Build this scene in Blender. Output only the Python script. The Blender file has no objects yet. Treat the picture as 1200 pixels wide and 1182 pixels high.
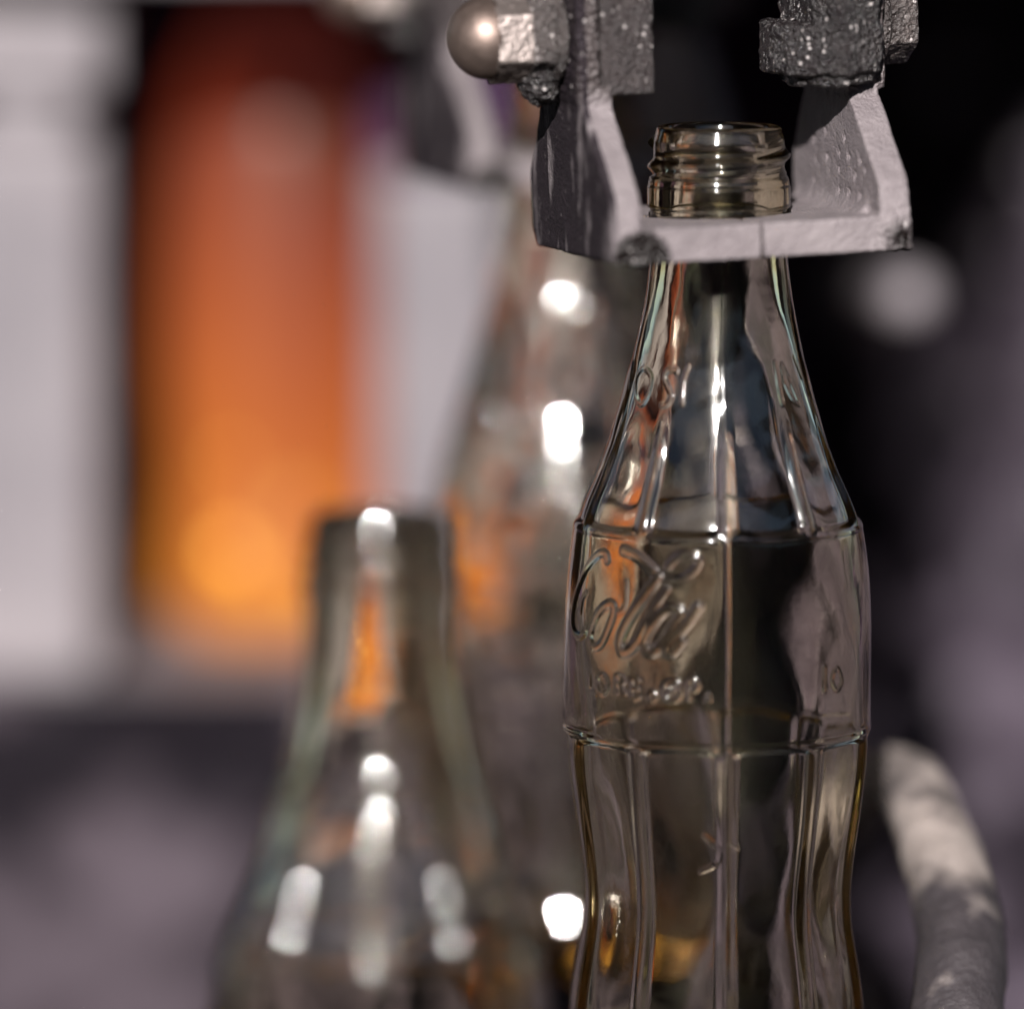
import bpy, bmesh, math
import numpy as np
from mathutils import Matrix, Vector, noise
R_ = math.radians
scene = bpy.context.scene
col = scene.collection

# ------------------------------------------------------------------ camera, sky, sun, exposure
RIM = 0.2915                    # height of the held bottle's rim over the deck (m)
cam_d = bpy.data.cameras.new('camera'); cam = bpy.data.objects.new('camera', cam_d); col.objects.link(cam)
PITCH, DIST = R_(6.8), 1.6
target = Vector((-0.0402, 0.0, RIM - 0.0740))
cam.location = target + Vector((0, -math.cos(PITCH), math.sin(PITCH))) * DIST
cam.rotation_euler = (R_(90) - PITCH, 0, 0)
cam_d.sensor_width = 36; cam_d.lens = 288
cam_d.clip_start = 0.05; cam_d.clip_end = 200
cam_d.dof.use_dof = True; cam_d.dof.focus_distance = DIST - 0.006
cam_d.dof.aperture_fstop = 288 / 80.0
scene.camera = cam

SUN_EL, SUN_AZ = R_(26), R_(-5)          # azimuth measured from the camera's side, minus = from the left
world = bpy.data.worlds.new('World'); scene.world = world; world.use_nodes = True
wn = world.node_tree.nodes; wl = world.node_tree.links
bg = wn.get('Background') or wn.new('ShaderNodeBackground')
sky = wn.new('ShaderNodeTexSky'); sky.sky_type = 'NISHITA'; sky.sun_disc = False
sky.sun_elevation = SUN_EL; sky.sun_rotation = R_(180) - SUN_AZ
wl.new(sky.outputs[0], bg.inputs[0]); bg.inputs[1].default_value = 0.05
sl = bpy.data.lights.new('sun', 'SUN'); sl.energy = 4.8; sl.angle = R_(0.7); sl.color = (1.0, 0.955, 0.925)
so = bpy.data.objects.new('sun', sl); col.objects.link(so)
to_sun = Vector((math.sin(SUN_AZ) * math.cos(SUN_EL), -math.cos(SUN_AZ) * math.cos(SUN_EL), math.sin(SUN_EL)))
so.rotation_euler = to_sun.to_track_quat('Z', 'Y').to_euler()
so.location = to_sun * 3
vs = scene.view_settings
vs.view_transform = 'Standard'; vs.look = 'None'; vs.exposure = 1.35; vs.gamma = 1.0
cy = scene.cycles
cy.max_bounces = 28; cy.transmission_bounces = 28; cy.glossy_bounces = 14; cy.diffuse_bounces = 4
cy.transparent_max_bounces = 8
cy.caustics_reflective = False; cy.caustics_refractive = False
cy.sample_clamp_indirect = 80.0; cy.sample_clamp_direct = 0.0
cy.use_denoising = True
try:
    cy.denoiser = 'OPENIMAGEDENOISE'; cy.denoising_input_passes = 'RGB_ALBEDO_NORMAL'
except Exception:
    pass

# ------------------------------------------------------------------ helpers
def tag(o, label=None, cat=None, group=None, kind=None):
    if label: o['label'] = label
    if cat: o['category'] = cat
    if group: o['group'] = group
    if kind: o['kind'] = kind
    return o

def link(name, me, mat=None, parent=None, smooth=True):
    o = bpy.data.objects.new(name, me); col.objects.link(o)
    if mat and not me.materials: me.materials.append(mat)
    if parent: o.parent = parent
    if smooth: me.polygons.foreach_set('use_smooth', np.ones(len(me.polygons), dtype=bool))
    me.update()
    return o

def empty(name, loc=(0, 0, 0)):
    o = bpy.data.objects.new(name, None); col.objects.link(o); o.location = loc
    o.empty_display_size = 0.02
    return o

def mesh_mm(name, verts, faces):
    me = bpy.data.meshes.new(name)
    me.from_pydata([tuple(c * 0.001 for c in v) for v in verts], [], faces); me.update()
    return me

def bm_prism(bm, pts, axis, a, b):
    """Extrude a 2-D outline along an axis between a and b (mm)."""
    def P(p, t):
        if axis == 'x': return (t, p[0], p[1])
        if axis == 'y': return (p[0], t, p[1])
        return (p[0], p[1], t)
    lo = [bm.verts.new(P(p, a)) for p in pts]; hi = [bm.verts.new(P(p, b)) for p in pts]
    n = len(pts)
    bm.faces.new(lo); bm.faces.new(hi)
    for i in range(n):
        bm.faces.new((lo[i], lo[(i + 1) % n], hi[(i + 1) % n], hi[i]))

def bm_box(bm, x0, x1, y0, y1, z0, z1):
    bm_prism(bm, [(x0, y0), (x1, y0), (x1, y1), (x0, y1)], 'z', z0, z1)

def remeshed(bm, voxel, smooth=2, disp=None):
    """Fuse overlapping solids into one cast-looking skin; disp(v, n) gives an outward offset in mm."""
    bmesh.ops.recalc_face_normals(bm, faces=bm.faces)
    me = bpy.data.meshes.new('tmp'); bm.to_mesh(me); bm.free()
    o = bpy.data.objects.new('tmp', me); col.objects.link(o)
    m = o.modifiers.new('r', 'REMESH'); m.mode = 'VOXEL'; m.voxel_size = voxel; m.use_smooth_shade = True
    if smooth:
        s = o.modifiers.new('s', 'SMOOTH'); s.iterations = smooth; s.factor = 0.5
    dg = bpy.context.evaluated_depsgraph_get(); dg.update()
    out = bpy.data.meshes.new_from_object(o.evaluated_get(dg))
    bpy.data.objects.remove(o); bpy.data.meshes.remove(me)
    n = len(out.vertices)
    co = np.empty(n * 3, dtype=np.float32); out.vertices.foreach_get('co', co); co = co.reshape(-1, 3)
    if disp:
        no = np.empty(n * 3, dtype=np.float32); out.vertex_normals.foreach_get('vector', no); no = no.reshape(-1, 3)
        d = np.array([disp(Vector(v), nn) for v, nn in zip(co.tolist(), no.tolist())], dtype=np.float32)
        co = co + no * d[:, None]
    co = co * 0.001
    out.vertices.foreach_set('co', co.astype(np.float32).ravel()); out.update()
    return out

def sstep(a, b, x):
    t = np.clip((x - a) / (b - a), 0, 1); return t * t * (3 - 2 * t)

# ------------------------------------------------------------------ materials
class Mat:
    def __init__(s, name):
        s.m = bpy.data.materials.new(name); s.m.use_nodes = True
        s.nt = s.m.node_tree; s.n = s.nt.nodes; s.l = s.nt.links; s.n.clear()
        s.out = s.n.new('ShaderNodeOutputMaterial')
        s.tc = s.n.new('ShaderNodeTexCoord')
    def obj(s): return s.tc.outputs['Object']
    def noise(s, scale, detail=4, rough=0.55, vec=None, dist=0.0):
        t = s.n.new('ShaderNodeTexNoise'); t.inputs['Scale'].default_value = scale
        t.inputs['Detail'].default_value = detail; t.inputs['Roughness'].default_value = rough
        t.inputs['Distortion'].default_value = dist
        s.l.new(vec or s.obj(), t.inputs['Vector']); return t.outputs['Fac']
    def voronoi(s, scale, vec=None, feature='F1'):
        t = s.n.new('ShaderNodeTexVoronoi'); t.inputs['Scale'].default_value = scale; t.feature = feature
        s.l.new(vec or s.obj(), t.inputs['Vector']); return t.outputs['Distance']
    def ramp(s, fac, stops):
        r = s.n.new('ShaderNodeValToRGB'); e = r.color_ramp.elements
        while len(e) < len(stops): e.new(0.5)
        for k, (p, c) in enumerate(stops):
            e[k].position = p; e[k].color = (c, c, c, 1) if isinstance(c, (int, float)) else (*c, 1)
        s.l.new(fac, r.inputs[0]); return r.outputs[0]
    def mix(s, fac, a, b):
        m = s.n.new('ShaderNodeMix'); m.data_type = 'RGBA'
        for sock, v in ((m.inputs[0], fac), (m.inputs[6], a), (m.inputs[7], b)):
            if isinstance(v, (int, float)): sock.default_value = v
            elif isinstance(v, tuple): sock.default_value = (*v, 1)
            else: s.l.new(v, sock)
        return m.outputs[2]
    def math(s, op, a, b=0.0, c=None, clamp=False):
        m = s.n.new('ShaderNodeMath'); m.operation = op; m.use_clamp = clamp
        for i, v in enumerate((a, b, c)):
            if v is None: continue
            if isinstance(v, (int, float)): m.inputs[i].default_value = v
            else: s.l.new(v, m.inputs[i])
        return m.outputs[0]
    def xyz(s):
        x = s.n.new('ShaderNodeSeparateXYZ'); s.l.new(s.obj(), x.inputs[0]); return x.outputs
    def bump(s, h, strength, dist=0.001, normal=None):
        b = s.n.new('ShaderNodeBump'); b.inputs['Strength'].default_value = strength
        b.inputs['Distance'].default_value = dist; s.l.new(h, b.inputs['Height'])
        if normal: s.l.new(normal, b.inputs['Normal'])
        return b.outputs[0]
    def bsdf(s, color, rough=0.5, metal=0.0, normal=None, spec=0.5, **kw):
        p = s.n.new('ShaderNodeBsdfPrincipled')
        for k, v in (('Base Color', color), ('Roughness', rough), ('Metallic', metal), ('Specular IOR Level', spec), *kw.items()):
            k = k.replace('_', ' ')
            if isinstance(v, (int, float)): p.inputs[k].default_value = v
            elif isinstance(v, tuple): p.inputs[k].default_value = (*v, 1)
            else: s.l.new(v, p.inputs[k])
        m = s.n.new('ShaderNodeMix'); m.data_type = 'RGBA'; m.blend_type = 'MULTIPLY'; m.inputs[0].default_value = 1.0
        k = 0.60 if isinstance(metal, float) and metal > .8 else 0.39
        m.inputs[7].default_value = (k, k * .965, k * .985, 1)           # bare and scaled iron is a dark material
        if isinstance(color, tuple): m.inputs[6].default_value = (*color, 1)
        else: s.l.new(color, m.inputs[6])
        s.l.new(m.outputs[2], p.inputs['Base Color'])
        if normal: s.l.new(normal, p.inputs['Normal'])
        s.l.new(p.outputs[0], s.out.inputs[0]); return s.m

def glass_material():
    M = Mat('flint_glass')
    fr = M.n.new('ShaderNodeFresnel'); fr.inputs[0].default_value = 1.52
    rf = M.n.new('ShaderNodeBsdfRefraction'); rf.inputs['IOR'].default_value = 1.52; rf.inputs['Roughness'].default_value = 0.0
    gl = M.n.new('ShaderNodeBsdfGlossy'); gl.inputs['Roughness'].default_value = 0.10
    g2 = M.n.new('ShaderNodeBsdfGlossy'); g2.inputs['Roughness'].default_value = 0.03
    gm = M.n.new('ShaderNodeMixShader'); gm.inputs[0].default_value = 0.7; M.l.new(gl.outputs[0], gm.inputs[1]); M.l.new(g2.outputs[0], gm.inputs[2])
    mx = M.n.new('ShaderNodeMixShader')
    M.l.new(fr.outputs[0], mx.inputs[0]); M.l.new(rf.outputs[0], mx.inputs[1]); M.l.new(gm.outputs[0], mx.inputs[2])
    b = M.bump(M.noise(140, 3), 0.05, 0.001)
    for nd in (fr, rf, gl, g2): M.l.new(b, nd.inputs['Normal'])
    M.l.new(mx.outputs[0], M.out.inputs[0])
    ab = M.n.new('ShaderNodeVolumeAbsorption'); ab.inputs[0].default_value = (1.0, 0.80, 0.22, 1); ab.inputs[1].default_value = 58
    M.l.new(ab.outputs[0], M.out.inputs[1])
    return M.m
GLASS = glass_material()

def jaw_material():
    """Pale oxidised casting; grease above the hinge line, soot scale on the outer cheek, burnt crust on a corner."""
    M = Mat('oxidised_casting')
    x, y, z = M.xyz()
    n1 = M.noise(90, 5); n2 = M.noise(700, 4, 0.65); n3 = M.noise(260, 4)
    base = M.mix(M.ramp(n1, [(0.3, 0.0), (0.7, 1.0)]), (0.33, 0.29, 0.30), (0.45, 0.405, 0.41))
    base = M.mix(M.ramp(n3, [(0.55, 0.0), (0.75, 0.5)]), base, (0.27, 0.235, 0.245))
    g = M.math('MULTIPLY_ADD', z, 250, -7.2)                          # grease above z = 29 mm
    g = M.math('ADD', g, M.math('MULTIPLY_ADD', n3, 1.2, -0.6), clamp=True)
    base = M.mix(g, base, M.mix(n2, (0.07, 0.056, 0.056), (0.20, 0.17, 0.165)))
    # soot on the outer cheek (x < -29 mm): worn through in streaks, bare near the lower front edge
    s = M.math('LESS_THAN', x, -0.0288)
    mp = M.n.new('ShaderNodeMapping'); mp.inputs['Scale'].default_value = (1, 1, 0.28); M.l.new(M.obj(), mp.inputs[0])
    worn = M.ramp(M.noise(210, 3, 0.5, vec=mp.outputs[0]), [(0.56, 1.0), (0.68, 0.15)])
    bare = M.math('MULTIPLY_ADD', y, 150, 4.1, clamp=False)           # 1 at back, 0 at the front edge
    bare = M.math('ADD', bare, M.math('MULTIPLY', z, 75)); bare = M.math('ADD', bare, M.math('MULTIPLY_ADD', n1, 1.6, -0.9), clamp=True)
    s = M.math('MULTIPLY', s, M.math('MULTIPLY', worn, M.math('MULTIPLY_ADD', bare, 0.6, 0.4)))
    base = M.mix(s, base, M.mix(n2, (0.018, 0.014, 0.018), (0.065, 0.053, 0.061)))
    # burnt crust: distance from the lower corners
    def crust(cx, cy, cz, r, w):
        d = M.n.new('ShaderNodeVectorMath'); d.operation = 'DISTANCE'; M.l.new(M.obj(), d.inputs[0]); d.inputs[1].default_value = (cx, cy, cz)
        q = M.math('DIVIDE', d.outputs['Value'], r)
        q = M.math('ADD', q, M.math('MULTIPLY_ADD', n3, 1.1, -0.55))
        return M.math('MULTIPLY', M.math('SUBTRACT', 1.25, q, clamp=True), w, clamp=True)
    c = M.math('MAXIMUM', crust(-0.0245, -0.0285, 0.0012, 0.0048, 4.0), crust(0.0285, -0.027, 0.002, 0.0042, 1.1))
    base = M.mix(c, base, (0.014, 0.008, 0.007))
    glint = M.math('MULTIPLY', M.math('LESS_THAN', M.voronoi(560), 0.22), M.ramp(M.noise(380, 2), [(0.5, 0.0), (0.6, 1.0)]))  # pale specks painted into the colour as sparkle on the wet metal
    wet = M.math('MAXIMUM', g, c)
    base = M.mix(M.math('MULTIPLY', glint, M.math('MULTIPLY_ADD', wet, 0.9, 0.1)), base, (0.95, 0.9, 0.87))
    rough = M.math('MULTIPLY_ADD', wet, -0.30, 0.66)
    h = M.math('ADD', M.math('MULTIPLY', n2, 0.6), M.noise(1500, 3))
    h = M.math('ADD', h, M.math('MULTIPLY', M.math('MULTIPLY', wet, M.voronoi(800)), 2.2))
    sp = M.math('MULTIPLY_ADD', s, -0.42, 0.5)
    return M.bsdf(base, rough, M.math('MULTIPLY_ADD', s, -0.3, 0.3), M.bump(h, 0.7, 0.0007), sp)
JAW = jaw_material()

def greasy(name, dark, light, scale=700, rough=0.30, strength=1.0):
    M = Mat(name); n = M.noise(scale, 4, 0.6); v = M.voronoi(scale * 1.2)
    c = M.mix(M.ramp(M.noise(150, 4), [(0.35, 0), (0.7, 1)]), dark, light)
    f = M.noise(scale * 3.2, 3, 0.6)
    glint = M.math('MULTIPLY', M.math('LESS_THAN', M.voronoi(620), 0.24), M.ramp(M.noise(420, 2), [(0.5, 0.0), (0.6, 1.0)]))  # near-white dots in the base colour stand in for glints
    c = M.mix(M.ramp(f, [(0.4, 0.75), (0.62, 0.0)]), c, dark); c = M.mix(glint, c, (0.95, 0.9, 0.86))
    h = M.math('ADD', M.math('MULTIPLY', n, 0.5), M.math('MULTIPLY', v, 1.3)); h = M.math('ADD', h, M.math('MULTIPLY', f, 0.9))
    return M.bsdf(c, M.ramp(n, [(0.3, rough - 0.05), (0.7, rough + 0.3)]), 0.0, M.bump(h, strength, 0.0006), 0.6)
GREASE = greasy('greasy_casting', (0.016, 0.012, 0.013), (0.055, 0.044, 0.044), 900, 0.15)
PAD = greasy('oily_pad_steel', (0.05, 0.04, 0.04), (0.15, 0.124, 0.12), 1000, 0.2)
COLLAR = greasy('dirty_collar_steel', (0.05, 0.04, 0.038), (0.27, 0.235, 0.22), 900, 0.18)

def steel(name, c1, c2, rough, bump, scale=400):
    M = Mat(name); n = M.noise(scale, 4)
    return M.bsdf(M.mix(M.noise(60, 3), c1, c2), M.ramp(n, [(0.3, rough), (0.75, rough + 0.18)]), 0.85, M.bump(M.noise(scale * 2.5, 4), bump, 0.0006), 0.5)
DOME = steel('worn_dome_steel', (0.20, 0.15, 0.125), (0.34, 0.27, 0.23), 0.40, 0.12)
NUT = steel('pitted_nut_steel', (0.36, 0.31, 0.28), (0.55, 0.49, 0.45), 0.38, 0.8)

def plain(name, c1, c2, s1, rough, bump, s2, spec=0.4, bd=0.002):
    M = Mat(name)
    c = M.mix(M.ramp(M.noise(s1, 5, 0.6), [(0.42, 0.0), (0.60, 1.0)]), c1, c2)
    return M.bsdf(c, rough, 0.0, M.bump(M.noise(s2, 5), bump, bd), spec)
MOULD = plain('machined_mould_iron', (0.24, 0.222, 0.243), (0.36, 0.33, 0.345), 14, 0.55, 0.15, 300)
BED = plain('rough_bed_iron', (0.010, 0.007, 0.012), (0.125, 0.103, 0.122), 24, 0.8, 0.8, 160, 0.1)
BLACK_IRON = plain('violet_black_iron', (0.08, 0.04, 0.10), (0.13, 0.07, 0.15), 12, 0.9, 0.3, 80, 0.1)  # black of the unlit recess and its violet lift put into base colour
SIDE = plain('scaled_side_iron', (0.012, 0.008, 0.014), (0.15, 0.122, 0.158), 15, 0.5, 0.9, 130, 0.3, 0.004)
DECK = plain('worn_deck_steel', (0.06, 0.048, 0.04), (0.15, 0.125, 0.105), 14, 0.6, 0.5, 200)
BLOCKER_WALL = plain('blocker_wall_brown', (0.07, 0.045, 0.035), (0.13, 0.085, 0.065), 6, 0.9, 0.5, 30, 0.1)  # dark brown for the added walls that block the sky
BAR = plain('pale_bar_iron', (0.40, 0.37, 0.39), (0.5, 0.46, 0.47), 20, 0.5, 0.2, 260)

def pipe_material():
    M = Mat('limed_pipe_iron')
    x, y, z = M.xyz()
    n = M.noise(120, 5, 0.6); big = M.noise(45, 3)
    k = M.math('MULTIPLY_ADD', z, 36, -4.9)
    k = M.math('ADD', k, M.math('MULTIPLY_ADD', big, 4.6, -2.3))
    k = M.math('ADD', k, M.math('MULTIPLY_ADD', n, 1.6, -0.8), clamp=True)
    c = M.mix(k, M.mix(n, (0.022, 0.018, 0.021), (0.10, 0.085, 0.092)), M.mix(n, (0.36, 0.305, 0.27), (0.60, 0.54, 0.49)))
    return M.bsdf(c, 0.6, 0.0, M.bump(M.noise(420, 5, 0.65), 0.8, 0.0012), 0.4)
PIPE = pipe_material()

def hot_material():
    """Glass still glowing from the furnace: the thick foot is hottest, the thin shoulder already cooler."""
    M = Mat('glowing_hot_glass')
    x, y, z = M.xyz()
    mp = M.n.new('ShaderNodeMapping'); mp.inputs['Scale'].default_value = (1, 1, 0.05); M.l.new(M.obj(), mp.inputs[0])
    st = M.noise(34, 3, 0.5, vec=mp.outputs[0])
    t = M.math('MULTIPLY', z, 1 / 0.15); t = M.math('ADD', t, M.math('MULTIPLY_ADD', st, 1.0, -0.5), clamp=True)
    c = M.ramp(t, [(0.02, (0.82, 0.26, 0.022)), (0.22, (0.66, 0.165, 0.016)), (0.5, (0.42, 0.082, 0.014)), (0.78, (0.20, 0.026, 0.010)), (1.0, (0.05, 0.008, 0.006))])
    for hx, hz_, w in ((-0.012, 0.0235, 6.5), (-0.0125, 0.0465, 4.2), (0.010, 0.012, 3.0), (-0.0255, 0.062, 1.8), (0.006, 0.036, 2.2), (-0.004, 0.016, 3.0)):      # bright emission spots painted in for round yellow highlight discs
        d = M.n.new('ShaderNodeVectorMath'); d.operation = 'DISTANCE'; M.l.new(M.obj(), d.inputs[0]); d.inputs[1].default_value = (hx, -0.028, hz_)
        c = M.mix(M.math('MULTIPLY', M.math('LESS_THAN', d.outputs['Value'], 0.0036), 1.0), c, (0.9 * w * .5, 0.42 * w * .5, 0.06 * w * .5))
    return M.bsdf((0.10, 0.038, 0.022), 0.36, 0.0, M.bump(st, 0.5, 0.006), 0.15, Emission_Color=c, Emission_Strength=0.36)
HOT = hot_material()

# ------------------------------------------------------------------ ground and machine behind
me = mesh_mm('ground', [(-4000, -5000, 0), (4000, -5000, 0), (4000, 4000, 0), (-4000, 4000, 0)], [(0, 1, 2, 3)])
tag(link('ground', me, DECK, smooth=False), kind='structure')

for nm, lab, box in (('added_rear_wall', 'dark wall added behind the camera to keep the reflections in the glass dark', (-4000, 4000, -4250, -4000)),
                     ('added_side_wall', 'dark wall added far out on the left to block the sky, out of view', (-4250, -4000, -4000, 2500)),
                     ('added_side_wall', 'dark wall added far out on the right to block the sky, out of view', (4000, 4250, -4000, 2500))):
    bm = bmesh.new(); bm_box(bm, *box, 2, 1950); bmesh.ops.recalc_face_normals(bm, faces=bm.faces); bmesh.ops.scale(bm, vec=(.001,) * 3, verts=bm.verts)  # unseen walls, added to keep bright sky out of the glass
    me = bpy.data.meshes.new(nm); bm.to_mesh(me); bm.free()
    tag(link(nm, me, BLOCKER_WALL, smooth=False), lab, 'wall')

def fractal(v, sc, amp):
    return amp * noise.fractal(Vector(v) / sc, 0.9, 2.1, 4)

bm = bmesh.new(); bm_box(bm, -900, 900, 930, 990, 2, 1100); bm_box(bm, -52, 52, 560, 945, 330, 372)  # second box is an unseen roof added to shade the recess
tag(link('machine_housing', remeshed(bm, 9.0, 1, lambda v, n: fractal(v, 90, 5)), BLACK_IRON),
    'black back wall of the machine behind everything else, with an added roof shading the recess', 'machine wall')

bm = bmesh.new(); bm_box(bm, -330, -22, 402, 800, 2, 123.5)
bedm = remeshed(bm, 2.6, 2, lambda v, n: fractal(v, 30, 11.0) * (0.12 if n[2] > 0.7 else 1.0) * min(1, max(.15, (120 - v.z) / 25)))
bed = tag(link('machine_bed', bedm, BED), 'rough grey iron bed under the open mould and the glowing bottle', 'machine bed')

bm = bmesh.new(); bm_box(bm, -330, -70, 416, 640, 116, 124.3)
link('lit_bed_slab', remeshed(bm, 2.0, 2, lambda v, n: min(0, fractal(v, 30, .5))), MOULD, bed)  # pale slab added so the bed top looks lit by the glow

# right-hand casting: a ramp that sweeps up into a wall and turns back into the dark recess on its left
def side_casting():
    prof = np.array([(150, 2), (215, 42), (300, 74), (400, 100), (500, 132), (575, 190), (620, 290), (640, 420), (650, 560)], float)
    L = np.concatenate([[0], np.cumsum(np.hypot(*np.diff(prof, axis=0).T))])
    nv, nu = 170, 150
    t = np.linspace(0, L[-1], nv); py = np.interp(t, L, prof[:, 0]); pz = np.interp(t, L, prof[:, 1])
    xs = np.linspace(47, 420, nu); verts = []; faces = []
    for j in range(nv):
        for i in range(nu):
            edge = 50 + 30 * float(sstep(110, 200, pz[j]))
            back = 260 * float(1 - sstep(edge - 6, edge + 26, xs[i])) * float(sstep(100, 170, pz[j]))
            p = Vector((xs[i], py[j] + back, pz[j]))
            d = fractal(p, 34, 11.0) + fractal(p, 11, 2.4)
            verts.append((p.x, p.y - d * 0.7, max(1.0, p.z + d * 0.6)))
    base = nv * nu
    for j in range(nv):
        for i in range(nu): verts.append((verts[j * nu + i][0], 925, max(1.0, verts[j * nu + i][2] - 1)))
    q = lambda a, j, i: a + j * nu + i
    for j in range(nv - 1):
        for i in range(nu - 1):
            faces.append((q(0, j, i), q(0, j, i + 1), q(0, j + 1, i + 1), q(0, j + 1, i)))
    for j in range(nv - 1):
        for i in (0, nu - 1):
            faces.append((q(0, j, i), q(0, j + 1, i), q(base, j + 1, i), q(base, j, i)))
    for i in range(nu - 1):
        faces.append((q(0, nv - 1, i), q(0, nv - 1, i + 1), q(base, nv - 1, i + 1), q(base, nv - 1, i)))
    bm = bmesh.new(); vv = [bm.verts.new(v) for v in verts]
    for f in faces: bm.faces.new([vv[k] for k in f])
    bmesh.ops.delete(bm, geom=[v for v in bm.verts if not v.link_faces], context='VERTS')
    bmesh.ops.recalc_face_normals(bm, faces=bm.faces)
    bmesh.ops.scale(bm, vec=(0.001,) * 3, verts=bm.verts)
    me = bpy.data.meshes.new('machine_casting'); bm.to_mesh(me); bm.free(); return me
casting = tag(link('machine_casting', side_casting(), SIDE), 'dark scaly iron casting sweeping up on the right behind the held bottle', 'casting')

def lathe_mm(prof, n=48, closed_ends=True):
    verts = []; faces = []
    for r, z in prof:
        for k in range(n):
            a = 2 * math.pi * k / n; verts.append((r * math.cos(a), r * math.sin(a), z))
    for j in range(len(prof) - 1):
        for k in range(n):
            faces.append((j * n + k, j * n + (k + 1) % n, (j + 1) * n + (k + 1) % n, (j + 1) * n + k))
    if closed_ends:
        faces.append(tuple(reversed(range(n)))); faces.append(tuple(range((len(prof) - 1) * n, len(prof) * n)))
    return verts, faces

# pale domes added on the casting to stand in for glint discs
dome_prof = [(9 * math.cos(a), 9 * math.sin(a) * 0.75) for a in np.linspace(0, 1.5, 9)]
glint_me = mesh_mm('glint_dome', *lathe_mm([(9, -330)] + dome_prof, 24)); glint_me.materials.append(BAR)
for (bx, by, bz, s) in ((53, 330, 227, .78), (78, 595, 261, .5), (92, 548, 146, .4), (92, 560, 215, .22), (99, 575, 238, .28), (106, 566, 188, .3), (84, 558, 178, .18), (108, 590, 262, .3), (96, 540, 160, .2), (112, 560, 205, .2), (90, 600, 282, .3)):
    b = link('glint_dome', glint_me, None, casting); b.location = (bx / 1000, by / 1000, bz / 1000)
    b.rotation_euler = (R_(84), 0, 0); b.scale = (s, s, 1.75 if s == .78 else 1)

# ------------------------------------------------------------------ open blow mould with the glowing bottle
def mould_half(x0, x1, y0, y1, z0, z1, cav_x, cav_y, side):
    bm = bmesh.new()
    bm_box(bm, x0, x1, y0, y1, z0, z1)
    me = remeshed(bm, 1.6, 8, lambda v, n: fractal(v, 40, .35))
    return me
ml = empty('mould_half', (-0.176, 0.44, 0.1245))
tag(ml, 'pale grey upright mould half at the left edge, notched near its top', 'mould', 'open mould halves')
bm = bmesh.new(); bm_box(bm, -50, 34, -20, 70, 0, 134)
link('mould_body', remeshed(bm, 1.8, 10, lambda v, n: fractal(v, 40, .4)), MOULD, ml)
bm = bmesh.new(); bm_box(bm, -50, 4, -6, 64, 133, 146)
link('neck_groove', remeshed(bm, 1.6, 3), BED, ml)
bm = bmesh.new(); bm_box(bm, 3, 28, -17, 64, 133.5, 145.5)
link('neck_land', remeshed(bm, 1.6, 3), MOULD, ml)
bm = bmesh.new(); bm_box(bm, -50, 36, -22, 70, 145, 176)
link('top_flange', remeshed(bm, 1.8, 6, lambda v, n: fractal(v, 40, .4)), MOULD, ml)
mr = empty('mould_half', (-0.0475, 0.49, 0.1245))
tag(mr, 'pale grey upright mould half behind the second hanging bottle', 'mould', 'open mould halves')
bm = bmesh.new(); bm_box(bm, -27, 28, -20, 70, 0, 122)
link('mould_body', remeshed(bm, 1.6, 10, lambda v, n: fractal(v, 40, .4)), MOULD, mr)
bm = bmesh.new(); bm_box(bm, -27, 26, -16, 70, 121, 165)
link('top_flange', remeshed(bm, 1.6, 6, lambda v, n: fractal(v, 40, .4)), BLACK_IRON, mr)

hp = [(20, 0), (26, 1), (29, 5), (29.5, 14), (28.5, 26), (27.0, 38), (27.8, 52), (29.5, 66), (29.5, 95), (28.5, 112), (27, 128), (24, 142), (18, 154), (14, 162), (13.5, 178)]
hz = np.linspace(0, 178, 120); hr = np.interp(hz, [p[1] for p in hp], [p[0] for p in hp])
hr = np.convolve(np.pad(hr, 3, mode='edge'), np.ones(7) / 7, mode='valid')
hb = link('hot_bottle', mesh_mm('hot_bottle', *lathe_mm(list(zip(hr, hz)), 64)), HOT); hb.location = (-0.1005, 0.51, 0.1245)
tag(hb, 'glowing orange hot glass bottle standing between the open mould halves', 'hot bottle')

bm = bmesh.new(); bm_box(bm, -260, -62, 395, 425, 300, 330)
tag(link('mould_bar', remeshed(bm, 1.8, 3, lambda v, n: fractal(v, 40, .5)), BAR), 'pale iron bar crossing above the glowing bottle at the top edge', 'bar')
bm = bmesh.new(); bm_box(bm, -152, -30, 440, 640, 291, 322)
tag(link('blow_head', remeshed(bm, 2.0, 4, lambda v, n: fractal(v, 30, .8)), BLACK_IRON), 'black blow head plate right above the glowing bottle', 'blow head')

# ------------------------------------------------------------------ the contour bottle
PROF = np.array([(16.6, 13.3), (24, 13.3), (26, 13.42), (33, 14.2), (38, 15.1), (45, 16.7), (57, 20.1), (62, 22.0), (68.3, 24.5), (73, 26.8), (76.7, 28.0), (81.7, 28.8),
                 (88, 29.5), (95, 29.9), (106, 30.1), (117.5, 30.1), (125, 29.7), (135, 28.4), (142, 27.3), (149, 26.6), (155, 26.8), (162, 28.0), (169, 29.1), (175, 29.6),
                 (180, 29.8), (187, 29.8), (191, 29.2)])
PROF_LOW = np.array([(16.6, 13.3), (24, 13.3), (33, 14.0), (44, 15.5), (62, 20.1), (81, 25.5), (90, 28.0), (98, 29.3), (106, 29.9), (117.5, 30.1), (125, 29.7),
                     (135.4, 28.5), (144, 27.6), (152, 26.4), (160, 25.8), (166, 26.1), (182, 30.2), (187, 30.3), (191, 29.4)])
_dd = np.arange(16, 192, 0.25)
def smooth_profile(P):
    r = np.interp(_dd, P[:, 0], P[:, 1])
    for _ in range(2): r = np.convolve(np.pad(r, 9, mode='edge'), np.ones(19) / 19, mode='valid')
    return r
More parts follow.
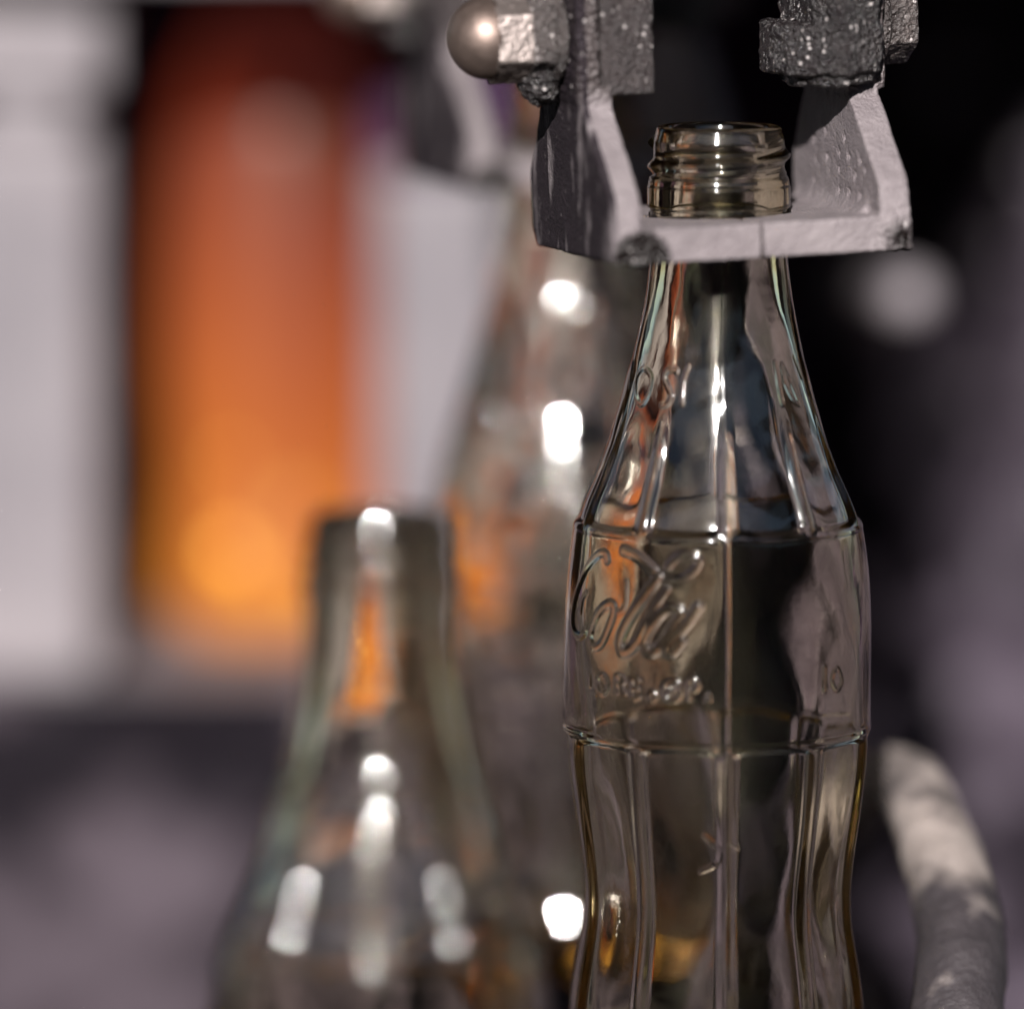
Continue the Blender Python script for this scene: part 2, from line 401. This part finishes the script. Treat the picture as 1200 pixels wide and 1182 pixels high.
SHAPE = {'r': smooth_profile(PROF)}
def Rb(d): return np.interp(d, _dd, SHAPE['r'])

def pitch_at(d): return R_(4.15 + 2.65 * d / 74.0)
def surf(X, Y):
    """photo pixel on the held bottle -> (arc length mm, depth below the rim mm)"""
    d = (Y - 152) / 5.97; th = 0
    for _ in range(8):
        r = float(Rb(d)); th = math.asin(max(-.985, min(.985, (X - 841) / (6 * r))))
        d = (Y - 6 * r * math.cos(th) * math.sin(pitch_at(d)) - 152) / 5.97
    return th, d
def za(x, y): return surf(650 + .1946 * x, 620 + .1946 * y)       # crop used for the script
def zb(x, y): return surf(640 + .35 * x, 280 + .35 * y)           # crop used for the shoulder marks
def curve(pts, closed=False, sub=5):
    """Catmull-Rom through (theta, d) points"""
    P = [np.array(p) for p in pts]; n = len(P); out = []
    for i in range(n - 1 if not closed else n):
        g = (lambda k: P[k % n]) if closed else (lambda k: P[min(max(k, 0), n - 1)])
        a, b, c, e = g(i - 1), g(i), g(i + 1), g(i + 2)
        for t in np.linspace(0, 1, sub, endpoint=False):
            out.append(.5 * (2 * b + (c - a) * t + (2 * a - 5 * b + 4 * c - e) * t * t + (3 * b - a - 3 * c + e) * t ** 3))
    out.append(P[0] if closed else P[-1]); return out
STROKES = []     # (polyline in (theta, d), half width mm, height mm)
def S(pts, w=.85, h=.62, f=za, closed=False): STROKES.append((curve([f(*p) for p in pts], closed), w * 1.2, h))
# the flowing script word
S([(312, 205), (300, 160), (255, 168), (195, 245), (150, 345), (120, 455), (108, 565), (122, 640), (160, 660), (195, 610)], .75, .55)
S([(190, 395), (165, 440), (155, 515)], .5, .4)
S([(335, 462), (275, 500), (228, 600), (215, 690), (243, 728), (285, 700), (325, 600), (352, 505)], .8, .6, closed=True)
S([(352, 505), (380, 520), (415, 470), (420, 330)], .45, .3)
S([(612, 300), (560, 375), (490, 480), (425, 590), (388, 690), (398, 752), (440, 748), (490, 690), (535, 600)], 1.05, .85)
S([(535, 600), (590, 490), (640, 410), (668, 372)], .7, .5)
S([(655, 322), (715, 325), (785, 292), (840, 235), (835, 185), (770, 160), (705, 195), (670, 240)], .8, .62)
S([(740, 515), (695, 485), (640, 510), (575, 590), (530, 680), (545, 748), (590, 752), (640, 690), (700, 595), (745, 520)], 1.0, .8)
S([(845, 482), (775, 585), (695, 680), (658, 735), (690, 758), (745, 690)], 1.05, .85)
S([(408, 140), (470, 165), (535, 215), (582, 262)], 1.05, .8)
# small raised lettering under it
sm = dict(w=.42, h=.4)
S([(212, 900), (212, 955)], **sm)
S([(280, 895), (255, 925), (258, 985), (285, 1010), (312, 980), (305, 920)], closed=True, **sm)
S([(365, 1000), (362, 905), (395, 905), (412, 930), (395, 955), (368, 955)], **sm); S([(390, 955), (418, 1005)], **sm)
S([(495, 925), (455, 925), (455, 1030), (500, 1030)], **sm); S([(455, 978), (490, 978)], **sm)
S([(575, 1000), (555, 1025), (570, 1052), (595, 1030)], closed=True, **sm)
S([(695, 925), (650, 950), (645, 1020), (690, 1055), (735, 1025), (738, 955)], w=.45, h=.45, closed=True)
S([(680, 1020), (680, 960), (705, 960), (705, 990), (685, 992)], w=.3, h=.3); S([(690, 992), (710, 1022)], w=.3, h=.3)
S([(790, 1040), (788, 930), (830, 930), (845, 960), (825, 990), (792, 990)], **sm)
S([(905, 1010), (915, 1045), (890, 1050)], **sm)
f0 = lambda x, y: surf(x, y)
S([(961, 785), (961, 812)], f=f0, **sm); S([(976, 786), (970, 800), (976, 812), (982, 800)], f=f0, closed=True, **sm)
# marks round the shoulder
S([(326, 440), (302, 470), (298, 530), (315, 562), (338, 530), (348, 470)], f=zb, closed=True, w=.45, h=.42)
S([(285, 420), (278, 500)], f=zb, **sm)
S([(430, 450), (405, 445), (390, 470), (400, 500), (412, 530), (400, 560), (380, 565)], f=zb, w=.5, h=.42)
S([(468, 435), (452, 480), (445, 560)], f=zb, **sm)
S([(755, 420), (765, 480), (780, 560)], f=zb, w=.5, h=.42)
S([(778, 425), (800, 470), (835, 555), (815, 545), (785, 480)], f=zb, closed=True, **sm)
S([(820, 405), (845, 470)], f=zb, **sm)
# mark low on the body
S([(822, 985), (838, 1000), (836, 1018), (818, 1027)], f=f0, w=.5, h=.35); S([(848, 990), (862, 1000)], f=f0, w=.4, h=.3)

def bottle_mesh(worn=False):
    SEAM = R_(2.5)
    th = np.concatenate([np.arange(-86, 62, .38), np.arange(62, 274, .9)]); th = np.radians(th); nt = len(th)
    segs = [(16.4, 44, .55), (44, 56, .2), (56, 74, .45), (74, 79.5, .14), (79.5, 112, .2), (112, 116, .3), (116, 121, .14), (121, 140, .4), (140, 148, .25), (148, 176, .5), (176, 191, .45)]
    d_fin = np.arange(.9, 16.4, .16)
    d = np.concatenate([d_fin] + [np.arange(a, b, s) for a, b, s in segs])
    T, D = np.meshgrid(th, d)
    Rr = Rb(D)
    # flutes: ten panels, upper set above the label band and lower set below it
    u = ((T - SEAM) / (2 * math.pi) * 10) % 1.0
    edge = np.minimum(u, 1 - u)
    pan = sstep(.035, .135, edge)
    arch = 1.3 * (2 * np.abs(u - .5)) ** 4                            # flute ends are slightly rounded
    up = pan * sstep(52, 70, D) * (1 - sstep(76.0 - arch, 77.3 - arch, D)) * .85
    lo = pan * sstep(118.0 + arch, 119.4 + arch, D) * (1 - sstep(176, 189, D)) * .95
    rib = np.exp(-(edge / .05) ** 2) * (.22 * sstep(50, 70, D) * (1 - sstep(76, 78, D)) + .25 * sstep(118, 121, D) * (1 - sstep(176, 189, D)))
    Rr = Rr - up - lo + rib
    # faint raised band lines and mould seam
    Rr += .16 * np.exp(-((D - 77.8) / .55) ** 2) + .16 * np.exp(-((D - 117.6) / .55) ** 2)
    for sa in (SEAM, SEAM + math.pi):
        a = (T - sa + math.pi) % (2 * math.pi) - math.pi
        Rr += .13 * np.exp(-(a * Rr / .28) ** 2) * sstep(50, 80, D) + .03 * np.exp(-(a * Rr / .28) ** 2) * sstep(20, 26, D)
    # hand-of-the-mould waviness
    Rr += sstep(18, 40, D) * (.04 * np.sin(.8 * D + 2 * np.sin(2 * T)) * sstep(40, 46, D) * (1 - sstep(62, 72, D)) + .07 * np.sin(3 * T + .11 * D) + .055 * np.sin(7 * T - .12 * D + 1) + .03 * np.sin(13 * T + .2 * D) + .012 * np.sin(19 * T - .42 * D + 2))
    if worn:                                                          # older, slumped shoulder with chill ripples
        Rr += sstep(18, 30, D) * (.032 * np.sin(.95 * D + 1.4 * np.sin(3 * T)) + .03 * np.sin(11 * T + .3 * D))
        rg = np.random.default_rng(5)
        for bt, bd in zip(np.radians(rg.uniform(-95, 70, 46)), rg.uniform(50, 100, 46)):     # blisters in the skin
            sg = rg.uniform(1.0, 1.5); j0, j1 = np.searchsorted(d, [bd - 6, bd + 6]); i0, i1 = np.searchsorted(th, [bt - .35, bt + .35])
            q2 = ((T[j0:j1, i0:i1] - bt) * 26) ** 2 + (D[j0:j1, i0:i1] - bd) ** 2
            Rr[j0:j1, i0:i1] += .52 * np.exp(-q2 / (2 * sg * sg))
    # finish: lip, two thread turns, transfer bead
    fin = D < 16.4
    turn = (D - 3.4 + 4.55 * ((T + math.pi * .55) % (2 * math.pi)) / (2 * math.pi)) / 4.55     # thread rises to the right
    ph = turn - np.round(turn)
    act = sstep(.4, .7, turn) * (1 - sstep(2.2, 2.5, turn)) * (1 - sstep(8.9, 9.9, D))
    rf = 12.75 - .65 * np.clip((2.8 - D) / 2.3, 0, 1) + 1.2 * np.exp(-(ph / .23) ** 2) * act
    if worn: rf = 12.5 + act * 1.1 * ((turn + .5) % 1.0) * np.clip((1 - (turn + .5) % 1.0) / .18, 0, 1) - .4 * np.clip((2.8 - D) / 2.3, 0, 1)
    bead = sstep(9.4, 10.0, D) * (1 - sstep(15.6, 16.3, D))
    rf = rf + (13.95 - 12.75 - .5 * np.clip((11.6 - D) / 1.8, 0, 1)) * bead - .12 * np.exp(-((D - 11.3) / .35) ** 2) + .65 * (1 - bead) * sstep(15.8, 16.3, D)
    Rr = np.where(fin, rf, Rr)
    Rr = np.where((D >= 16.4) & (D < 17.2), 13.3, Rr)
    # embossing
    for poly, w, h in STROKES:
        P = np.array(poly); r0 = float(Rb(P[:, 1].mean()))
        j0, j1 = np.searchsorted(d, [P[:, 1].min() - 2, P[:, 1].max() + 2])
        i0, i1 = np.searchsorted(th, [P[:, 0].min() - 2.5 / r0, P[:, 0].max() + 2.5 / r0])
        A = T[j0:j1, i0:i1] * r0; B = D[j0:j1, i0:i1]; best = np.full(A.shape, 9.0)
        Q = np.stack([P[:, 0] * r0, P[:, 1]], 1)
        for a, b in zip(Q[:-1], Q[1:]):
            ab = b - a; L2 = max(ab @ ab, 1e-9)
            t = np.clip(((A - a[0]) * ab[0] + (B - a[1]) * ab[1]) / L2, 0, 1)
            best = np.minimum(best, np.hypot(A - a[0] - t * ab[0], B - a[1] - t * ab[1]))
        q = np.clip(1 - (best / w) ** 2, 0, 1)
        hh = (.85 if w > .7 else .62) * h * np.sqrt(q) * sstep(0, .35, q)
        Rr[j0:j1, i0:i1] = np.maximum(Rr[j0:j1, i0:i1], np.minimum(Rr[j0:j1, i0:i1] + hh, Rb(B) + hh))
    rings = []      # (radius array, depth)
    ones = np.ones(nt)
    for r, dd in ((11.05, .02), (11.2, -.05), (11.5, .0), (11.95, .2), (12.2, .5)): rings.append((ones * r, dd))
    for j in range(len(d)): rings.append((Rr[j], d[j]))
    for r, dd in ((28.6, 192.3), (27.3, 193.8), (25.4, 194.8), (23.4, 195.0), (21.2, 194.3), (17, 192.8), (10, 191.6), (3, 191.2)): rings.append((ones * r, dd))
    verts = np.empty((len(rings), nt, 3), np.float32)
    for k, (r, dd) in enumerate(rings):
        verts[k, :, 0] = r * np.sin(th); verts[k, :, 1] = -r * np.cos(th); verts[k, :, 2] = -dd
    V = verts.reshape(-1, 3); F = []
    def quads(off, rows, n, flip):
        j = np.arange(rows - 1)[:, None]; i = np.arange(n)[None, :]; i2 = (i + 1) % n
        q = np.stack([off + j * n + i, off + (j + 1) * n + i, off + (j + 1) * n + i2, off + j * n + i2], -1).reshape(-1, 4)
        return q[:, ::-1] if flip else q
    q1 = quads(0, len(rings), nt, False)
    # inner wall on its own coarser grid, joined to the lip ring by sharing its angles
    di = np.concatenate([[.35, .8], np.arange(1.4, 183, 1.1)])
    ri = np.interp(di, [0, 1, 5, 16, 24, 30, 200], [10.0, 9.7, 9.5, 9.6, 9.9, 0, 0])
    wall = np.interp(di, [24, 40, 70, 80, 117, 125, 175, 186], [3.45, 3.0, 3.0, 3.1, 3.3, 3.2, 3.6, 5.0])
    body = Rb(di) - wall; ri = np.where(di < 26, np.interp(di, [0, .4, 4.6, 6, 16, 26], [10.9, 10.8, 9.65, 9.5, 9.6, 10.0]), body)
    ri = np.convolve(np.pad(ri, 3, mode='edge'), np.ones(7) / 7, mode='valid')
    inner = []
    for dd, r in zip(di, ri):
        k = float(sstep(26, 60, np.array(dd)))
        w = k * (.28 * np.cos(5 * (th - SEAM) + .6) * np.sin(dd * .035) + .22 * np.sin(2 * th + dd * .05) + .12 * np.sin(9 * th - dd * .08) + .10 * np.sin(4 * th + dd * .21)) + .10 * np.cos(10 * (th - SEAM)) * k
        inner.append((r + w, dd))
    for r, dd in ((23, 184.3), (21, 186.0), (17, 186.6), (10, 186.0), (3, 185.4)): inner.append((ones * r, dd))
    Vi = np.empty((len(inner), nt, 3), np.float32)
    for k, (r, dd) in enumerate(inner):
        Vi[k, :, 0] = r * np.sin(th); Vi[k, :, 1] = -r * np.cos(th); Vi[k, :, 2] = -dd
    off = len(V); V = np.concatenate([V, Vi.reshape(-1, 3)])
    q2 = quads(off, len(inner), nt, True)
    i = np.arange(nt); i2 = (i + 1) % nt
    lip = np.stack([i, i2, off + i2, off + i], -1)
    Q = np.concatenate([q1, q2, lip])
    V[:, 2] += 195.0
    c0, c1 = len(V), len(V) + 1
    V = np.concatenate([V, [[0, 0, 195 - 191.1], [0, 0, 195 - 185.3]]]).astype(np.float32) * .001
    o0 = (len(rings) - 1) * nt; o1 = off + (len(inner) - 1) * nt
    tri = np.concatenate([np.stack([o0 + i, np.full(nt, c0), o0 + i2], -1), np.stack([o1 + i2, np.full(nt, c1), o1 + i], -1)])
    me = bpy.data.meshes.new('glass_bottle')
    me.vertices.add(len(V)); me.vertices.foreach_set('co', V.ravel())
    loops = np.concatenate([Q.ravel(), tri.ravel()]); me.loops.add(len(loops)); me.loops.foreach_set('vertex_index', loops.astype(np.int32))
    npoly = len(Q) + len(tri); me.polygons.add(npoly)
    starts = np.concatenate([np.arange(len(Q)) * 4, len(Q) * 4 + np.arange(len(tri)) * 3]).astype(np.int32)
    me.polygons.foreach_set('loop_start', starts)
    me.update(calc_edges=True); me.validate()
    return me
BM = bottle_mesh()
b1 = link('glass_bottle', BM, GLASS); b1.location = (0, 0, RIM - .195)
tag(b1, 'clear fluted glass bottle in sharp focus, hanging by its neck in the nearer gripper', 'bottle', 'clear glass bottles')
SHAPE['r'] = smooth_profile(PROF_LOW)
b2 = link('glass_bottle', bottle_mesh(True), GLASS); b2.location = (-.0285, .172, RIM - .195); b2.rotation_euler = (0, 0, R_(25))
tag(b2, 'blurred clear glass bottle hanging from the rear gripper, behind the sharp one', 'bottle', 'clear glass bottles')
b3 = b1.copy(); col.objects.link(b3); b3.location = (-.0638, -.14, 0.0378); b3.rotation_euler = (0, 0, R_(-42))
tag(b3, 'blurred clear glass bottle standing low at the front, free of any gripper', 'bottle', 'clear glass bottles')

bm = bmesh.new(); bm_box(bm, -330, 20, -320, -40, 1, 36.6)
tag(link('dead_plate', remeshed(bm, 2.5, 3, lambda v, n: fractal(v, 30, .6) if n[2] < .7 else 0), DECK), 'dark iron plate under the low standing bottle at the front', 'plate')

# ------------------------------------------------------------------ neck gripper
def jaw_mesh(sx):
    """sx = -1 for the jaw on the viewer's left, +1 for the right; mm, hole centre at the origin, plate underside z = 0"""
    bm = bmesh.new()
    low = [(-28, 0.2), (-28, 5), (-26.8, 13), (-10.5, 29), (-10.5, 33), (16.5, 33), (16.8, 29), (25.5, 15), (25.5, 4), (22, 0.2)]
    xi, xo = sorted((sx * 24, sx * 30.2)); bm_prism(bm, low, 'x', xi, xo)
    xi, xo = (-30.6, -26.3) if sx < 0 else (27.6, 31.8); bm_prism(bm, [(-10.3, 30), (-10.3, 78), (16.4, 78), (16.4, 30)], 'x', xi, xo)
    a = np.linspace(-math.pi / 2, math.pi / 2, 21)
    arc = [(sx * (14.0 * math.cos(t)), 14.0 * math.sin(t)) for t in a]
    g = sx * .25
    pts = [(g, -28), (sx * 27, -28), (sx * 27, 25.5), (g, 25.5)] + [(x + g, y) for x, y in reversed(arc)]
    bm_prism(bm, pts, 'z', 0, 6.6)
    # fillet where the plate turns up into the arm
    fl = [(sx * 25, 6)] + [(sx * (24 - 4 + 4 * math.sin(t)), 6.4 + 4 - 4 * math.cos(t)) for t in np.linspace(0, math.pi / 2, 7)]
    bm_prism(bm, fl, 'y', -21, 23)
    pits = [(-2.9, 17.5), (-9.4, 17), (-16.3, 16.4), (-2.9, 14), (-13, 13.4), (-19, 15), (-2.9, 9.8), (-9.4, 10), (-16, 9.8), (12, 11), (11.5, 19), (10.5, 15), (4, 16), (4, 21), (-7, 20.5)]
    def disp(v, n):
        q = fractal(v, 9, .22) + fractal(v, 2.6, .10)
        if v.z > 28: q += fractal(v, 2.2, .22)
        if sx > 0 and n[0] < -.6 and v.x > 15:
            for py, pz in pits:
                k = (v.y - py) ** 2 / .35 + (v.z - pz) ** 2 / .5
                if k < 4: q -= .75 * math.exp(-k)
            q += .05 * math.sin(v.y * 1.9 + math.sin(v.z)) * max(0, 1 - abs(v.z - 14) / 9)
        if sx > 0 and v.y < -24 and v.z < 9 and v.x > 22: q += fractal(v, 1.2, .30)
        if sx < 0 and v.y < -24 and v.z < 8 and -30 < v.x < -20: q += .5 * max(0, 1 - math.hypot(v.x + 24.5, v.z - 2) / 5) + fractal(v, 1.3, .3)
        return q
    return remeshed(bm, .5, 2, disp)

def hex_pts(r, ph): return [(r * math.cos(ph + k * math.pi / 3), r * math.sin(ph + k * math.pi / 3)) for k in range(6)]

def disc_x(name, x0, x1, r, cy_, cz, mat, parent, n=36, ch=.7):
    prof = [(r - ch, 0), (r, ch), (r, abs(x1 - x0) - ch), (r - ch, abs(x1 - x0))]
    v, f = lathe_mm(prof, n); sg = 1 if x1 > x0 else -1
    v = [(x0 + sg * z, cy_ + (x if sg > 0 else -x), cz + y) for x, y, z in v]
    me = mesh_mm(name, v, f); o = link(name, me, mat, parent)
    bb = bmesh.new(); bb.from_mesh(me); bmesh.ops.recalc_face_normals(bb, faces=bb.faces); bb.to_mesh(me); bb.free()
    return o

def make_gripper():
    root = empty('neck_gripper')
    link('jaw', jaw_mesh(-1), JAW, root); link('jaw', jaw_mesh(1), JAW, root)
    CY, CZ = 3.0, 42.6
    # left: washer, thick collar, acorn nut
    disc_x('washer', -30.7, -33.0, 9.6, CY, CZ, COLLAR, root)
    bm = bmesh.new(); bm_prism(bm, [(CY + y, CZ + z) for y, z in hex_pts(9.4, math.pi / 2)], 'x', -37.6, -32.8)
    link('collar_nut', remeshed(bm, .32, 2, lambda v, n: fractal(v, 2.0, .35)), COLLAR, root)
    bm = bmesh.new(); bm_prism(bm, [(CY + y, CZ + z) for y, z in hex_pts(9.1, math.pi / 2)], 'x', -44.6, -37.4)
    an = link('acorn_nut', remeshed(bm, .26, 2, lambda v, n: fractal(v, 2.2, .12) + fractal(v, .8, .05)), NUT, root)
    dp = [(8.0, -43.9)] + [(8.0 * math.cos(t), -44.6 - 8.0 * math.sin(t)) for t in np.linspace(0, 1.56, 22)]
    v, f = lathe_mm(dp, 56); v = [(z, CY + x, CZ + y) for x, y, z in v]
    me = mesh_mm('dome', v, f); bb = bmesh.new(); bb.from_mesh(me); bmesh.ops.recalc_face_normals(bb, faces=bb.faces); bb.to_mesh(me); bb.free()
    link('dome', me, DOME, an)
    # crusty lump under the collar
    bm = bmesh.new(); bmesh.ops.create_uvsphere(bm, u_segments=20, v_segments=12, radius=5.6, matrix=Matrix.Translation((-34.2, CY + 1, CZ - 8.0)) @ Matrix.Diagonal((.75, 1.2, 1, 1)))
    link('grease_lump', remeshed(bm, .35, 1, lambda v, n: fractal(v, 2.0, .7)), GREASE, root)
    # inner pad on the left arm
    bm = bmesh.new(); bm_box(bm, -25.7, -15.2, -10.2, 14, 31.2, 78)
    link('pad', remeshed(bm, .5, 2, lambda v, n: fractal(v, 3, .22) + fractal(v, 1.3, .1)), PAD, root)
    # heavy boss inside the right arm
    bm = bmesh.new()
    bm_prism(bm, [(10.5, -2), (12, -10), (19.4, -18), (21.4, -18.8), (29.4, -15.5), (29.9, -11), (26.0, -2), (25, 6), (12, 8)], 'z', 33.5, 43)
    bm_prism(bm, [(13, -1), (14.5, -9), (19.8, -16.5), (21.4, -17.5), (28.2, -14.2), (25.5, -2), (24, 4)], 'z', 31.2, 36)
    bm_prism(bm, [(16.5, -2), (16.8, -11), (19.4, -17.4), (21.4, -18.3), (29.4, -15.2), (29.9, -11), (26.2, -2), (26, 8), (17, 8)], 'z', 41, 80)
    link('boss', remeshed(bm, .5, 4, lambda v, n: fractal(v, 6, 1.0) + fractal(v, 1.9, .14)), GREASE, root)
    # right: washer and hex nut
    disc_x('washer', 31.9, 35.0, 9.2, CY, CZ, COLLAR, root)
    bm = bmesh.new(); bm_prism(bm, [(CY + y, CZ + z) for y, z in hex_pts(9.0, math.pi / 2)], 'x', 34.9, 40.8)
    link('hex_nut', remeshed(bm, .3, 2, lambda v, n: fractal(v, 2.0, .18)), COLLAR, root)
    bm = bmesh.new(); bm_box(bm, -30, 30, -8, 14, 76, 92); bm_box(bm, -33, 12, -12, 18, 90, 192)  # upper block unseen, enlarged to shade the rear gripper's right jaw
    link('crosshead_blocker', remeshed(bm, 1.2, 2, lambda v, n: fractal(v, 5, .4)), GREASE, root)
    return root
bm = bmesh.new(); bm_box(bm, -75, 8, -20, 205, 474, 880); bm_box(bm, -1300, 1300, -700, 1000, 878, 930)  # unseen arm and canopy added to block sky light from above
tag(link('overhead_blocker', remeshed(bm, 8.0, 2, lambda v, n: fractal(v, 30, .6)), BLACK_IRON), 'black overhead arm and canopy added to shut out the sky, unseen above the grippers', 'arm')
PHI, ROLL = R_(16.5), R_(-1.8)
grip = make_gripper()
ori = Matrix.Rotation(ROLL, 4, 'Y') @ Matrix.Rotation(PHI, 4, 'Z')
grip.matrix_world = Matrix.Translation((0, 0, RIM - .0164 - .0066 - .0005)) @ ori
tag(grip, 'pale cast iron gripper with steel dome nut, holding the sharp bottle by its neck', 'gripper', 'bottle neck grippers')
def copy_tree(o, parent=None):
    c = o.copy(); col.objects.link(c)
    if parent: c.parent = parent
    for ch in list(o.children): copy_tree(ch, c)
    return c
grip2 = copy_tree(grip)
grip2.matrix_world = Matrix.Translation((-.0285, .172, RIM - .0164 - .0066 - .0005)) @ ori
tag(grip2, 'blurred gripper further back, dark outer cheek, holding the rear hanging bottle', 'gripper', 'bottle neck grippers')

# ------------------------------------------------------------------ curved pipe beside the held bottle
def pipe():
    pts = curve([(20, 140, 112), (30, 120, 134), (34, 104, 144), (38, 88, 149.5), (42, 71, 150), (45, 55, 145), (47.5, 40, 138), (49, 24, 130), (48.5, 8, 121), (46, -8, 108), (42, -24, 88), (40, -34, 60), (40, -38, 30), (40, -38, 2)], sub=14)
    pts = [Vector(p) for p in pts]; n = 40; verts = []; faces = []
    rad = np.interp(np.linspace(0, 1, len(pts)), [0, .2, .35, .5, .65, 1], [6.3, 6.8, 7.4, 8.6, 9.2, 9.6])
    for k, p in enumerate(pts):
        t = (pts[min(k + 1, len(pts) - 1)] - pts[max(k - 1, 0)]).normalized()
        a = t.cross(Vector((1, .2, 0))).normalized(); b = t.cross(a)
        for i in range(n):
            an = 2 * math.pi * i / n; q = a * math.cos(an) + b * math.sin(an)
            v = p + q * rad[k]; v = v + q * (fractal(v, 9, .5) + fractal(v, 2.5, .2)); verts.append(tuple(v))
    for k in range(len(pts) - 1):
        for i in range(n): faces.append((k * n + i, k * n + (i + 1) % n, (k + 1) * n + (i + 1) % n, (k + 1) * n + i))
    faces.append(tuple(reversed(range(n)))); faces.append(tuple(range((len(pts) - 1) * n, len(pts) * n)))
    me = mesh_mm('curved_pipe', verts, faces)
    bb = bmesh.new(); bb.from_mesh(me); bmesh.ops.recalc_face_normals(bb, faces=bb.faces); bb.to_mesh(me); bb.free()
    return me
tag(link('curved_pipe', pipe(), PIPE), 'curved rough iron pipe with whitish lime crust, right of the held bottle', 'pipe')
